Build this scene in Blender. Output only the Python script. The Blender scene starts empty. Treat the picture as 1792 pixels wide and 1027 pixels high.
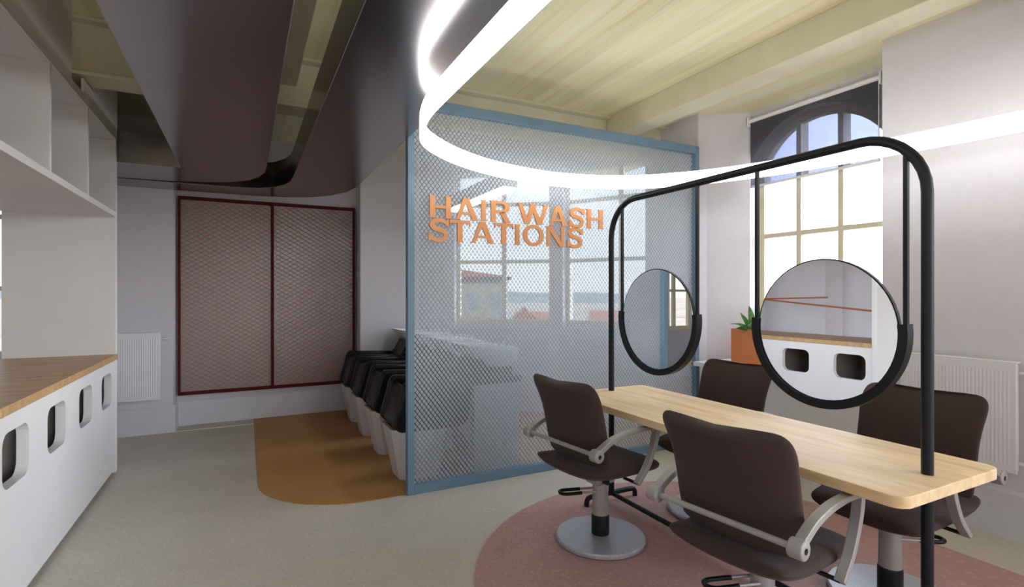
import bpy, bmesh, math, random
from mathutils import Vector, Matrix
random.seed(7)
PI = math.pi
sc = bpy.context.scene
COL = sc.collection

# ------------------------------------------------------------------ materials
def mat(name, col, rough=0.5, metal=0.0, spec=0.5):
    m = bpy.data.materials.new(name); m.use_nodes = True
    b = m.node_tree.nodes['Principled BSDF']
    b.inputs['Base Color'].default_value = (*col, 1)
    b.inputs['Roughness'].default_value = rough
    b.inputs['Metallic'].default_value = metal
    b.inputs['Specular IOR Level'].default_value = spec
    return m

def nd(m, t, **kw):
    n = m.node_tree.nodes.new(t)
    for k, v in kw.items(): setattr(n, k, v)
    return n
def ln(m, a, b): m.node_tree.links.new(a, b)
def bsdf(m): return m.node_tree.nodes['Principled BSDF']

def coords(m, scale=(1, 1, 1), kind='Object', rot=(0, 0, 0)):
    tc = nd(m, 'ShaderNodeTexCoord'); mp = nd(m, 'ShaderNodeMapping')
    mp.inputs['Scale'].default_value = scale; mp.inputs['Rotation'].default_value = rot
    ln(m, tc.outputs[kind], mp.inputs['Vector'])
    return mp.outputs['Vector']

def noise(m, vec, scale, detail=4, rough=0.55, dist=0.0):
    n = nd(m, 'ShaderNodeTexNoise')
    n.inputs['Scale'].default_value = scale; n.inputs['Detail'].default_value = detail
    n.inputs['Roughness'].default_value = rough; n.inputs['Distortion'].default_value = dist
    ln(m, vec, n.inputs['Vector'])
    return n.outputs['Fac']

def ramp(m, fac, stops):
    r = nd(m, 'ShaderNodeValToRGB'); e = r.color_ramp.elements
    while len(e) < len(stops): e.new(0.5)
    for el, (p, c) in zip(e, stops): el.position = p; el.color = (*c, 1)
    ln(m, fac, r.inputs['Fac'])
    return r.outputs['Color']

def bump(m, fac, strength, dist=0.01):
    b = nd(m, 'ShaderNodeBump'); b.inputs['Strength'].default_value = strength
    b.inputs['Distance'].default_value = dist
    ln(m, fac, b.inputs['Height']); ln(m, b.outputs['Normal'], bsdf(m).inputs['Normal'])

def noisy(name, c0, c1, scale, rough=0.5, metal=0.0, stretch=(1, 1, 1), bs=0.0, spec=0.5, lo=0.35, hi=0.65, detail=4):
    m = mat(name, c0, rough, metal, spec)
    f = noise(m, coords(m, stretch), scale, detail)
    ln(m, ramp(m, f, [(lo, c0), (hi, c1)]), bsdf(m).inputs['Base Color'])
    if bs: bump(m, f, bs)
    return m

M = {}
M['plaster'] = noisy('plaster', (.64, .61, .645), (.66, .63, .665), 14, .85, bs=.05, spec=.25)
M['skirting'] = noisy('skirting_paint', (.58, .57, .60), (.61, .60, .63), 6, .5)
def wood_floor(name, base, fleck_l, fleck_d, sc_=1.0):
    m = mat(name, base, .55, 0, .35)
    v = coords(m, (1, 1, 1))
    f1 = noise(m, v, 3.0, 3)
    cA = ramp(m, f1, [(.3, tuple(x * .95 for x in base)), (.7, tuple(min(1, x * 1.05) for x in base))])
    v2 = coords(m, (1, .55, 1), rot=(0, 0, .7))
    f2 = noise(m, v2, 55 * sc_, 2, .5)
    mx = nd(m, 'ShaderNodeMixRGB'); ln(m, cA, mx.inputs[1]); mx.inputs[2].default_value = (*fleck_l, 1)
    k1 = ramp(m, f2, [(.58, (0, 0, 0)), (.70, (.75, .75, .75))]); ln(m, k1, mx.inputs[0])
    mx2 = nd(m, 'ShaderNodeMixRGB'); ln(m, mx.outputs[0], mx2.inputs[1]); mx2.inputs[2].default_value = (*fleck_d, 1)
    k2 = ramp(m, f2, [(.28, (.6, .6, .6)), (.40, (0, 0, 0))]); ln(m, k2, mx2.inputs[0])
    ln(m, mx2.outputs[0], bsdf(m).inputs['Base Color'])
    bump(m, f2, .04, .004)
    return m
M['lino'] = wood_floor('grey_linoleum', (.52, .475, .40), (.63, .58, .50), (.43, .39, .32))
M['lino_pink'] = wood_floor('pink_linoleum', (.44, .255, .225), (.55, .36, .32), (.37, .20, .175))
M['lino_orange'] = wood_floor('orange_linoleum', (.42, .215, .075), (.50, .28, .12), (.35, .17, .05))

def planks(name, c0, c1, c2, board, axis_len='Y', along=1.2, fine=22, rough=.5, seam=.6):
    """wood with grain along Y (object coordinates), board seams across X"""
    m = mat(name, c0, rough, 0, .35)
    sv = (8, along, 8) if axis_len == 'Y' else (along, 8, 8)
    v = coords(m, sv)
    f = noise(m, v, fine / 8, 6, .6, .6)
    col = ramp(m, f, [(.28, c1), (.5, c0), (.72, c2)])
    tc = nd(m, 'ShaderNodeTexCoord'); sx = nd(m, 'ShaderNodeSeparateXYZ'); ln(m, tc.outputs['Object'], sx.inputs[0])
    ax = sx.outputs['X' if axis_len == 'Y' else 'Y']
    d = nd(m, 'ShaderNodeMath', operation='DIVIDE'); ln(m, ax, d.inputs[0]); d.inputs[1].default_value = board
    fl = nd(m, 'ShaderNodeMath', operation='FLOOR'); ln(m, d.outputs[0], fl.inputs[0])
    wn = nd(m, 'ShaderNodeTexWhiteNoise', noise_dimensions='1D'); ln(m, fl.outputs[0], wn.inputs['W'])
    hs = nd(m, 'ShaderNodeMapRange'); ln(m, wn.outputs['Value'], hs.inputs[0]); hs.inputs[3].default_value = 1 - .16 * seam; hs.inputs[4].default_value = 1 + .08 * seam
    hv = nd(m, 'ShaderNodeHueSaturation'); ln(m, col, hv.inputs['Color']); ln(m, hs.outputs[0], hv.inputs['Value'])
    ln(m, hv.outputs[0], bsdf(m).inputs['Base Color'])
    return m
M['ceiling_wood'] = planks('pale_ceiling_boards', (.85, .80, .53), (.77, .68, .35), (.89, .85, .65), .19, along=.25, fine=15, rough=.6)
M['table_wood'] = planks('light_oak', (.75, .55, .31), (.65, .44, .22), (.80, .63, .41), .055, along=.9, fine=20, rough=.55)
M['counter_wood'] = planks('brown_worktop_wood', (.50, .31, .14), (.41, .24, .10), (.58, .39, .20), .05, 'X', .8, fine=20, rough=.42)
M['cream'] = noisy('cream_beam_paint', (.66, .61, .44), (.70, .655, .49), 5, .55)
M['white_board'] = noisy('white_board', (.72, .70, .69), (.745, .725, .715), 2, .45)
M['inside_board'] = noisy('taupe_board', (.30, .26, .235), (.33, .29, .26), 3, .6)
def brushed(name, c0, c1, rough, ang=.6, ior=.5):
    m = mat(name, c0, rough, 1.0)
    f = noise(m, coords(m, (40, .35, 1), rot=(0, 0, ang)), 2.2, 3, .5)
    ln(m, ramp(m, f, [(.3, c0), (.7, c1)]), bsdf(m).inputs['Base Color'])
    rr = nd(m, 'ShaderNodeMapRange'); ln(m, f, rr.inputs[0]); rr.inputs[3].default_value = rough * .99; rr.inputs[4].default_value = rough * 1.01
    ln(m, rr.outputs[0], bsdf(m).inputs['Roughness'])
    return m
M['dark_metal'] = brushed('dark_brushed_metal', (.33, .295, .30), (.342, .306, .312), .23)
M['blue'] = noisy('steel_blue_paint', (.125, .21, .29), (.135, .225, .305), 8, .5)
M['red'] = noisy('dark_red_paint', (.075, .004, .006), (.09, .005, .007), 8, .65, spec=.2)
M['copper_mesh'] = mat('copper_orange_mesh', (.43, .15, .07), .5, .2)
M['backing'] = mat('grey_mesh_backing', (.29, .285, .31), .24, 0.0, .8)
bk = noise(M['backing'], coords(M['backing']), 60, 2); bump(M['backing'], bk, .25, .004)
M['black'] = noisy('black_powder_coat', (.008, .009, .012), (.011, .012, .015), 30, .42, spec=.25)
M['blackplastic'] = noisy('black_gloss_plastic', (.010, .010, .011), (.013, .013, .014), 20, .3, spec=.18)
M['fabric'] = noisy('brown_fabric', (.050, .031, .028), (.060, .037, .034), 250, .85, bs=.12, spec=.2)
bsdf(M['fabric']).inputs['Sheen Weight'].default_value = .08
M['greymetal'] = noisy('satin_grey_metal', (.33, .315, .30), (.37, .35, .335), 14, .5, .3)
M['steel'] = brushed('brushed_steel', (.42, .42, .45), (.52, .52, .55), .42, ang=0)
bsdf(M['steel']).inputs['Metallic'].default_value = .55
M['chrome'] = mat('chrome', (.75, .76, .78), .12, 1)
M['mirror'] = mat('mirror_glass', (.93, .94, .95), .005, 1)
M['copper'] = noisy('copper_letters', (.61, .25, .085), (.65, .28, .10), 12, .42)
M['copper_rod'] = mat('copper_rod', (.48, .17, .08), .4, .3)
M['ceramic'] = noisy('white_ceramic', (.80, .80, .80), (.83, .83, .83), 5, .2)
M['greywhite'] = noisy('grey_white_laminate', (.52, .50, .49), (.55, .53, .52), 6, .5)
M['radiator'] = noisy('radiator_enamel', (.72, .71, .735), (.75, .74, .76), 5, .4)
M['planter'] = noisy('orange_planter', (.60, .20, .06), (.63, .22, .07), 6, .55)
M['soil'] = noisy('soil', (.03, .02, .012), (.07, .05, .03), 60, .95, bs=.6)
M['leaf'] = noisy('leaf', (.025, .10, .016), (.09, .25, .035), 22, .45)
M['stem'] = noisy('stem', (.10, .07, .03), (.12, .12, .05), 30, .7)
M['window_cream'] = noisy('cream_window_paint', (.70, .64, .44), (.73, .67, .48), 6, .5)
M['window_white'] = noisy('white_window_paint', (.80, .79, .77), (.83, .82, .80), 6, .5)

def emit(name, col, s):
    m = bpy.data.materials.new(name); m.use_nodes = True
    nt = m.node_tree; nt.nodes.clear()
    e = nt.nodes.new('ShaderNodeEmission'); o = nt.nodes.new('ShaderNodeOutputMaterial')
    e.inputs[0].default_value = (*col, 1); e.inputs[1].default_value = s
    nt.links.new(e.outputs[0], o.inputs[0])
    return m
M['led'] = emit('led_strip', (.98, .99, 1), 4.2)
M['lampglow'] = emit('lamp_diffuser', (1, 1, 1), 7)

def see_through(name, tint, solid, fac, rough=.6):
    """part transparent, part diffuse/translucent sheet"""
    m = bpy.data.materials.new(name); m.use_nodes = True
    nt = m.node_tree; nt.nodes.clear()
    t = nt.nodes.new('ShaderNodeBsdfTransparent'); t.inputs[0].default_value = (*tint, 1)
    d = nt.nodes.new('ShaderNodeBsdfDiffuse'); d.inputs[0].default_value = (*solid, 1)
    l = nt.nodes.new('ShaderNodeBsdfTranslucent'); l.inputs[0].default_value = (*solid, 1)
    a = nt.nodes.new('ShaderNodeMixShader'); a.inputs[0].default_value = .4
    x = nt.nodes.new('ShaderNodeMixShader'); x.inputs[0].default_value = fac
    o = nt.nodes.new('ShaderNodeOutputMaterial')
    nt.links.new(d.outputs[0], a.inputs[1]); nt.links.new(l.outputs[0], a.inputs[2])
    nt.links.new(t.outputs[0], x.inputs[1]); nt.links.new(a.outputs[0], x.inputs[2])
    nt.links.new(x.outputs[0], o.inputs[0])
    return m, x, t
M['pane_mesh'], _x, _t = see_through('frosted_cell_screen', (.86, .90, .94), (.65, .685, .72), .6)
def cell_pattern(m, mixnode, w, h, line, fac):
    nt = m.node_tree
    tc = nt.nodes.new('ShaderNodeTexCoord'); s = nt.nodes.new('ShaderNodeSeparateXYZ')
    nt.links.new(tc.outputs['Object'], s.inputs[0])
    def math_(op, a, b=None):
        n = nt.nodes.new('ShaderNodeMath'); n.operation = op
        for i, v in enumerate((a, b)):
            if v is None: continue
            if isinstance(v, (int, float)): n.inputs[i].default_value = v
            else: nt.links.new(v, n.inputs[i])
        return n.outputs[0]
    x = math_('DIVIDE', s.outputs['X'], w); z = math_('DIVIDE', s.outputs['Z'], h)
    # a little waviness rounds the cells like expanded metal
    wz = math_('MULTIPLY', math_('SINE', math_('MULTIPLY', z, 4 * PI)), .035)
    xw = math_('ADD', x, wz)
    ds = []
    for sg in ('ADD', 'SUBTRACT'):
        f = math_('FRACT', math_('ADD', math_(sg, xw, z), 100))
        ds.append(math_('SUBTRACT', .5, math_('ABSOLUTE', math_('SUBTRACT', f, .5))))
    d = math_('MINIMUM', *ds)
    r = nt.nodes.new('ShaderNodeMapRange'); nt.links.new(d, r.inputs[0])
    r.inputs[1].default_value = line * .6; r.inputs[2].default_value = line
    r.inputs[3].default_value = .06; r.inputs[4].default_value = fac
    nt.links.new(r.outputs[0], mixnode.inputs[0])
cell_pattern(M['pane_mesh'], _x, .035, .047, .13, .60)
M['blind'], _, _ = see_through('grey_sunscreen_fabric', (.46, .48, .58), (.26, .245, .24), .34)
M['glass'], _, _ = see_through('window_glass', (.97, .98, .98), (.8, .8, .8), .0)

# ------------------------------------------------------------------ mesh building
class MB:
    def __init__(s): s.v = []; s.f = []
    def add(s, vs, fs):
        n = len(s.v); s.v += [tuple(v) for v in vs]; s.f += [tuple(i + n for i in f) for f in fs]; return s
    def box(s, x0, x1, y0, y1, z0, z1):
        vs = [(x, y, z) for z in (z0, z1) for y in (y0, y1) for x in (x0, x1)]
        return s.add(vs, [(0, 2, 3, 1), (4, 5, 7, 6), (0, 1, 5, 4), (2, 6, 7, 3), (0, 4, 6, 2), (1, 3, 7, 5)])
    def prism(s, poly, z0, z1):
        a = sum(poly[i][0] * poly[(i + 1) % len(poly)][1] - poly[(i + 1) % len(poly)][0] * poly[i][1] for i in range(len(poly)))
        if a < 0: poly = poly[::-1]
        n = len(poly); vs = [(x, y, z0) for x, y in poly] + [(x, y, z1) for x, y in poly]
        return s.add(vs, [tuple(range(n))[::-1], tuple(range(n, 2 * n))] + [(i, (i + 1) % n, n + (i + 1) % n, n + i) for i in range(n)])
    def prism_ax(s, poly, a0, a1, ax):
        """poly in the other two axes extruded along ax ('x': poly=(y,z); 'y': poly=(x,z))"""
        n = len(poly)
        f = (lambda p, a: (a, p[0], p[1])) if ax == 'x' else (lambda p, a: (p[0], a, p[1]))
        vs = [f(p, a0) for p in poly] + [f(p, a1) for p in poly]
        return s.add(vs, [tuple(range(n)), tuple(range(n, 2 * n))[::-1]] + [(i, n + i, n + (i + 1) % n, (i + 1) % n) for i in range(n)])
    def rings(s, rs, cap0=True, cap1=True, close=False):
        n = len(rs[0]); vs = [p for r in rs for p in r]; fs = []
        k = len(rs)
        for i in range(k if close else k - 1):
            j = (i + 1) % k
            for q in range(n):
                fs.append((i * n + q, i * n + (q + 1) % n, j * n + (q + 1) % n, j * n + q))
        if not close:
            if cap0: fs.append(tuple(range(n))[::-1])
            if cap1: fs.append(tuple(range((k - 1) * n, k * n)))
        return s.add(vs, fs)
    def tube(s, pts, r, n=12, close=False, sq=None):
        """round tube, or a flat bar when sq = (half width along 'side', half thickness)"""
        pts = [Vector(p) for p in pts]; rs = []
        k = len(pts); prev = None
        for i, p in enumerate(pts):
            if close: t = pts[(i + 1) % k] - pts[i - 1]
            else: t = pts[min(i + 1, k - 1)] - pts[max(i - 1, 0)]
            t.normalize()
            if prev is None:
                up = Vector((0, 0, 1)) if abs(t.z) < .9 else Vector((0, 1, 0))
                u = t.cross(up).normalized()
            else:
                u = (prev - t * prev.dot(t)).normalized()
            prev = u; w = t.cross(u)
            rr = r[i] if isinstance(r, (list, tuple)) else r
            if sq:
                rs.append([p + u * a * sq[0] + w * b * sq[1] for a, b in ((-1, -1), (1, -1), (1, 1), (-1, 1))])
            else:
                rs.append([p + (u * math.cos(2 * PI * q / n) + w * math.sin(2 * PI * q / n)) * rr for q in range(n)])
        return s.rings(rs, close=close)
    def cyl(s, c, r, h, n=32, r2=None):
        r2 = r if r2 is None else r2
        return s.rings([[(c[0] + rr * math.cos(2 * PI * q / n), c[1] + rr * math.sin(2 * PI * q / n), z) for q in range(n)] for rr, z in ((r, c[2]), (r2, c[2] + h))])
    def lathe(s, prof, n=40, c=(0, 0)):
        return s.rings([[(c[0] + r * math.cos(2 * PI * q / n), c[1] + r * math.sin(2 * PI * q / n), z) for q in range(n)] for r, z in prof])
    def build(s, name, m, parent=None, smooth=False, bevel=0, seg=2, sub=0, loc=None):
        me = bpy.data.meshes.new(name); me.from_pydata(s.v, [], s.f)
        bm = bmesh.new(); bm.from_mesh(me); bmesh.ops.recalc_face_normals(bm, faces=bm.faces); bm.to_mesh(me); bm.free()
        o = bpy.data.objects.new(name, me); COL.objects.link(o)
        me.materials.append(m)
        if smooth:
            for p in me.polygons: p.use_smooth = True
            me.set_sharp_from_angle(angle=math.radians(38))
        if bevel:
            b = o.modifiers.new('bevel', 'BEVEL'); b.width = bevel; b.segments = seg; b.limit_method = 'ANGLE'; b.angle_limit = math.radians(40)
            for p in me.polygons: p.use_smooth = True
            me.set_sharp_from_angle(angle=math.radians(50))
        if sub:
            d = o.modifiers.new('sub', 'SUBSURF'); d.levels = sub; d.render_levels = sub
        if parent: o.parent = parent
        if loc: o.location = loc
        return o

def tag(o, label=None, cat=None, group=None, kind=None):
    for k, v in (('label', label), ('category', cat), ('group', group), ('kind', kind)):
        if v: o[k] = v
    return o
def empty(name, label, cat, loc=(0, 0, 0), rz=0, group=None, kind=None):
    o = bpy.data.objects.new(name, None); COL.objects.link(o)
    o.location = loc; o.rotation_euler = (0, 0, rz); o.empty_display_size = .1
    return tag(o, label, cat, group, kind)
def struct(name, mb, m, label, cat, **kw):
    return tag(mb.build(name, m, **kw), label, cat, kind='structure')
def copy_tree(o, parent=None):
    c = o.copy(); COL.objects.link(c)
    if parent: c.parent = parent
    for ch in list(o.children): copy_tree(ch, c)
    return c
def rrect(cx, cy, hx, hy, r, z, n=5):
    pts = []
    for (sx, sy, a0) in ((1, 1, 0), (-1, 1, 90), (-1, -1, 180), (1, -1, 270)):
        for k in range(n + 1):
            a = math.radians(a0 + 90 * k / n)
            pts.append((cx + sx * (hx - r) + r * math.cos(a), cy + sy * (hy - r) + r * math.sin(a), z))
    return pts
def arc(c, r, a0, a1, n=8): return [(c[0] + r * math.cos(math.radians(a0 + (a1 - a0) * i / n)), c[1] + r * math.sin(math.radians(a0 + (a1 - a0) * i / n))) for i in range(n + 1)]
def smooth_path(pts, n=6, close=False):
    """Catmull-Rom through points of any dimension"""
    out = []; k = len(pts)
    for i in range(k if close else k - 1):
        g = (lambda j: pts[j % k]) if close else (lambda j: pts[min(max(j, 0), k - 1)])
        p0, p1, p2, p3 = g(i - 1), g(i), g(i + 1), g(i + 2)
        for q in range(n):
            t = q / n
            out.append(tuple(.5 * (2 * b + (c - a) * t + (2 * a - 5 * b + 4 * c - d) * t * t + (3 * b - a - 3 * c + d) * t ** 3) for a, b, c, d in zip(p0, p1, p2, p3)))
    if not close: out.append(tuple(pts[-1]))
    return out

CEIL = 3.36
# ------------------------------------------------------------------ room shell
struct('floor', MB().box(-3.05, 5.2, -4.3, 7.4, -.2, 0), M['lino'], 'speckled grey beige linoleum floor', 'floor')
struct('ceiling', MB().box(-3.05, 5.2, -4.3, 7.4, CEIL, CEIL + .2), M['ceiling_wood'], 'pale yellow timber board ceiling', 'ceiling')

def wall_run(p0, p1, th, openings, z0=0, z1=CEIL, mb=None):
    """slab from p0 to p1, th metres thick to the right-hand side, openings (s0, s1, zlo, zhi)"""
    mb = mb or MB()
    p0 = Vector(p0); p1 = Vector(p1); t = (p1 - p0); L = t.length; t.normalize(); nrm = Vector((t.y, -t.x))
    def blk(s0, s1, a, b):
        if s1 - s0 < 1e-4 or b - a < 1e-4: return
        q = [p0 + t * s0, p0 + t * s1, p0 + t * s1 + nrm * th, p0 + t * s0 + nrm * th]
        mb.prism([(v.x, v.y) for v in q], a, b)
    s = 0
    for (a, b, lo, hi) in sorted(openings):
        blk(s, a, z0, z1); blk(a, b, z0, lo); blk(a, b, hi, z1); s = b
    blk(s, L, z0, z1)
    return mb

# left wall (outside is -x): run along +y has right-hand side +x, so run it along -y
LW, LW2 = -2.33, -2.72
wl = wall_run((LW2, 6.9), (LW2, -4), .3, [(7.78, 9.18, .9, 2.95)])
wl.box(LW2, LW, 4.40, 6.9, 0, CEIL)
struct('wall_left', wl, M['plaster'], 'pale lavender plaster wall behind the shelving counter', 'wall')
# far wall: two piers, recessed middle
wb = MB()
wb.prism([(-1.75, 6.72), (-.70, 6.72), (-.70, 7.0), (1.285, 7.0), (1.285, 6.72), (2.05, 6.72), (2.05, 7.3), (-1.75, 7.3)], 0, CEIL)
wb.box(LW, -1.75, 6.72, 7.05, 0, .85); wb.box(LW, -1.75, 6.72, 7.05, 2.95, CEIL)
struct('wall_back', wb, M['plaster'], 'lavender plaster far wall with a shallow recess', 'wall')
# polygonal bay
B0, B1 = Vector((2.05, 6.72)), Vector((3.517, 5.61))
t2 = Vector((.515, -.857)); B2 = B1 + t2 * 1.262
bw = MB()
def bay(p0, p1, op):
    wall_run((p1.x, p1.y), (p0.x, p0.y), .30, op, mb=bw)   # run reversed so that thickness goes outward
L1 = (B1 - B0).length; L2 = (B2 - B1).length
bay(B0, B1, [(L1 - 1.76, L1 - .48, 1.08, 3.08)])
bay(B1, B2, [(L2 - 1.13, L2 - .06, 1.08, 3.08)])
n1 = Vector((-(B1 - B0).y, (B1 - B0).x)).normalized(); n2 = Vector((-(B2 - B1).y, (B2 - B1).x)).normalized()
bw.prism([tuple(B1), tuple(B1 + n1 * .3), tuple(B1 + n2 * .3)], 0, CEIL)
bw.prism([tuple(B0), (2.05, 7.3), tuple(B0 + n1 * .3)], 0, CEIL)
struct('wall_bay', bw, M['plaster'], 'pale plaster bay wall with two windows behind the screen', 'wall')
# right wall: piers and the arched window recess
wr = MB()
RX = 4.166
wr.prism([(RX, 4.53), (RX, 3.94), (4.255, 3.905), (4.63, 3.686), (4.95, 3.686), (4.95, 4.66), (4.44, 4.66)], 0, CEIL)
wr.prism([(RX, 2.186), (4.63, 2.42), (4.95, 2.42), (4.95, -.4), (RX, -.4)], 0, CEIL)
wr.box(RX, 4.95, -3.4, -.4, 0, .8); wr.box(RX, 4.95, -3.4, -.4, 3.1, CEIL); wr.box(RX, 4.95, -4.3, -3.4, 0, CEIL)
WX0, WX1 = 4.74, 4.95
WY0, WY1, AY, AR, AZ = 2.42, 3.686, 3.05, .735, 3.235 - .735
wr.box(4.63, WX1, WY0, WY1, 0, .92)
N = 20
def az(y): return AZ + math.sqrt(max(0, AR ** 2 - (y - AY) ** 2))
for i in range(N):
    a = WY0 + (WY1 - WY0) * i / N; b = WY0 + (WY1 - WY0) * (i + 1) / N
    wr.prism_ax([(a, az(a)), (b, az(b)), (b, CEIL), (a, CEIL)], 4.66, WX1, 'x')
struct('wall_right', wr, M['plaster'], 'white textured plaster wall with the deep arched window recess', 'wall')
wf = wall_run((-3.02, -4), (4.95, -4), .3, [(1.47, 3.67, .6, 3.1), (4.27, 6.77, .6, 3.1)])
struct('wall_front', wf, M['plaster'], 'plaster wall behind the viewer', 'wall')

# baseboards
def base(name, segs, label, h=.29, t=.022):
    mb = MB()
    for (p0, p1) in segs:
        p0 = Vector(p0); p1 = Vector(p1); d = (p1 - p0).normalized(); nn = Vector((d.y, -d.x))
        q = [(0, 0), (t, 0), (t, h - .02), (t * .4, h), (0, h)]
        rs = [[(p.x + nn.x * a, p.y + nn.y * a, b) for a, b in q] for p in (p0, p1)]
        mb.rings(rs)
    return struct(name, mb, M['skirting'], label, 'baseboard')
base('baseboard_back', [((LW, 6.72), (-.70 + .022, 6.72)), ((-.70, 6.72 - .0), (-.70, 7.0)), ((-.70, 7.0), (1.285, 7.0)), ((1.285, 6.72), (2.05, 6.72))], 'tall lavender baseboard along the far wall')
base('baseboard_right', [((RX, 2.186), (RX, -.4))], 'tall grey baseboard below the radiator on the right wall', h=.3)
base('baseboard_left', [((LW, 4.42), (LW, 6.69))], 'baseboard along the left wall', h=.25)
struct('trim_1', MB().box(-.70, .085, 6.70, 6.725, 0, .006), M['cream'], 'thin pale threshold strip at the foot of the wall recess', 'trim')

# ------------------------------------------------------------------ windows
def bars(mb, P, s0, s1, z0, z1, d0, d1):
    """box in a wall frame: P = (origin, along, outward)"""
    o, t, n = P
    q = [o + t * s0 + n * d0, o + t * s1 + n * d0, o + t * s1 + n * d1, o + t * s0 + n * d1]
    mb.prism([(v.x, v.y) for v in q], z0, z1)
def window(name, P, s0, s1, z0, z1, mulls, trans, label, depth=(.10, .16), inner='window_cream'):
    root = empty(name, label, 'window', kind='structure')
    f = MB(); w = .05
    bars(f, P, s0, s0 + w, z0, z1, *depth); bars(f, P, s1 - w, s1, z0, z1, *depth)
    bars(f, P, s0 + w, s1 - w, z0, z0 + .085, *depth); bars(f, P, s0 + w, s1 - w, z1 - w, z1, *depth)
    f.build('window_frame', M[inner], root, bevel=.004)
    for m_ in mulls:
        b = MB(); bars(b, P, m_ - .03, m_ + .03, z0 + .085, z1 - w, depth[0] + .002, depth[1] - .002); b.build('mullion', M[inner], root, bevel=.004)
    for t_ in trans:
        e = sorted([s0 + w] + [x for m_ in mulls for x in (m_ - .03, m_ + .03)] + [s1 - w])
        b = MB()
        for i in range(0, len(e), 2): bars(b, P, e[i], e[i + 1], t_ - .022, t_ + .022, depth[0] + .006, depth[1] - .006)
        b.build('transom', M[inner], root)
    g = MB(); md = sum(depth) / 2; bars(g, P, s0 + w * .5, s1 - w * .5, z0 + .04, z1 - w * .5, md - .003, md + .003)
    g.build('pane', M['glass'], root)
    return root
T1 = (B1 - B0).normalized(); T2 = (B2 - B1).normalized()
window('window_1', (B0, T1, n1), .48, 1.76, 1.08, 3.08, [1.12], [1.915, 2.66], 'left bay window with cream glazing bars seen through the screen')
window('window_2', (B1, T2, n2), .06, 1.13, 1.08, 3.08, [.785], [1.915, 2.66], 'right bay window with cream glazing bars seen through the screen')
window('window_3', (Vector((LW, 6.72)), Vector((1, 0)), Vector((0, 1))), 0, .58, .85, 2.95, [.37], [1.55, 2.25], 'far corner window beside the shelving counter seen in the round mirror')
window('added_window_4', (Vector((LW2, 6.9)), Vector((0, -1)), Vector((-1, 0))), 7.78, 9.18, .9, 2.95, [8.48], [1.6, 2.3], 'unseen left wall window added behind the viewer for more daylight')  # this and the next three are unseen, added to let in enough light
window('added_window_5', (Vector((RX + .3, -.4)), Vector((0, -1)), Vector((1, 0))), 0, 3.0, .8, 3.1, [1.0, 2.0], [2.0], 'wide unseen right wall window added behind the viewer for more daylight')
window('added_window_6', (Vector((-2.25, -4)), Vector((1, 0)), Vector((0, -1))), .7, 2.9, .6, 3.1, [1.8], [2.0], 'unseen end wall window added behind the viewer for more daylight, left one')
window('added_window_7', (Vector((-2.25, -4)), Vector((1, 0)), Vector((0, -1))), 3.5, 6.0, .6, 3.1, [4.75], [2.0], 'unseen end wall window added behind the viewer for more daylight, right one')
# arched window in the deep recess
aw = empty('window_8', 'tall arched window with cream glazing bars in the right recess', 'window', kind='structure')
fx0, fx1 = 4.77, 4.83
f = MB(); w = .06
def arch_strip(mb, r0, r1, x0, x1):
    a = math.asin(.633 / AR)
    pts = [(-a + 2 * a * i / 24) for i in range(25)]
    rs = []
    for th in pts:
        rs.append([(x, AY + r * math.sin(th), AZ + r * math.cos(th)) for x, r in ((x0, r0), (x1, r0), (x1, r1), (x0, r1))])
    mb.rings(rs)
arch_strip(f, AR - .075, AR, fx0, fx1)
zj = az(WY0)
f.box(fx0, fx1, WY0, WY0 + w, .92, zj); f.box(fx0, fx1, WY1 - w, WY1, .92, zj); f.box(fx0, fx1, WY0 + w, WY1 - w, .92, 1.0)
f.build('window_frame', M['window_cream'], aw, bevel=.004)
for my in (2.845, 3.245):
    MB().box(fx0 - .01, fx1 + .05, my - .024, my + .024, 1.0, az(my) - .05).build('mullion', M['window_cream'], aw, bevel=.003)
for tz in (1.36, 2.09):
    b = MB()
    for a_, b_ in ((WY0 + w, 2.821), (2.869, 3.221), (3.269, WY1 - w)): b.box(fx0, fx1, a_, b_, tz - .02, tz + .02)
    b.build('transom', M['window_cream'], aw)
g = MB(); ys = [WY0 + .03 + (WY1 - WY0 - .06) * i / 16 for i in range(17)]
g.rings([[(4.797, y, .96), (4.803, y, .96), (4.803, y, az(y) - .02), (4.797, y, az(y) - .02)] for y in ys])
g.build('pane', M['glass'], aw)

# ------------------------------------------------------------------ ceiling beams (I-sections)
def ibeam(along, a0, a1, c0, c1, z0, z1, label, web=.10, fl=.028):
    mb = MB(); m_ = (c0 + c1) / 2
    for (lo, hi, p, q) in ((z0, z0 + fl, c0, c1), (z0 + fl, z1 - fl, m_ - web / 2, m_ + web / 2), (z1 - fl, z1, c0, c1)):
        if along == 'x': mb.box(a0, a1, p, q, lo, hi)
        else: mb.box(p, q, a0, a1, lo, hi)
    return tag(mb.build('ceiling_beam', M['cream'], bevel=.004), label, 'beam')
ibeam('x', LW + .002, RX, 4.405, 4.66, 2.96, CEIL, 'cream cross beam running above the blue screen across the ceiling')
ibeam('x', LW2 + .002, RX, .9, 1.16, 2.96, CEIL, 'cream cross beam spanning the ceiling overhead, out of view', )
def solidbeam(x0, x1, y0, y1, z0, label):
    return tag(MB().box(x0, x1, y0, y1, z0, CEIL).build('ceiling_beam', M['cream'], bevel=.006), label, 'beam')
solidbeam(3.40, 3.63, 1.17, 4.475, 3.14, 'long cream beam running beside the arched window under the boards')
solidbeam(.13, .36, 1.17, 4.475, 3.14, 'cream beam seen up through the slot in the dark ceiling panel')

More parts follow.
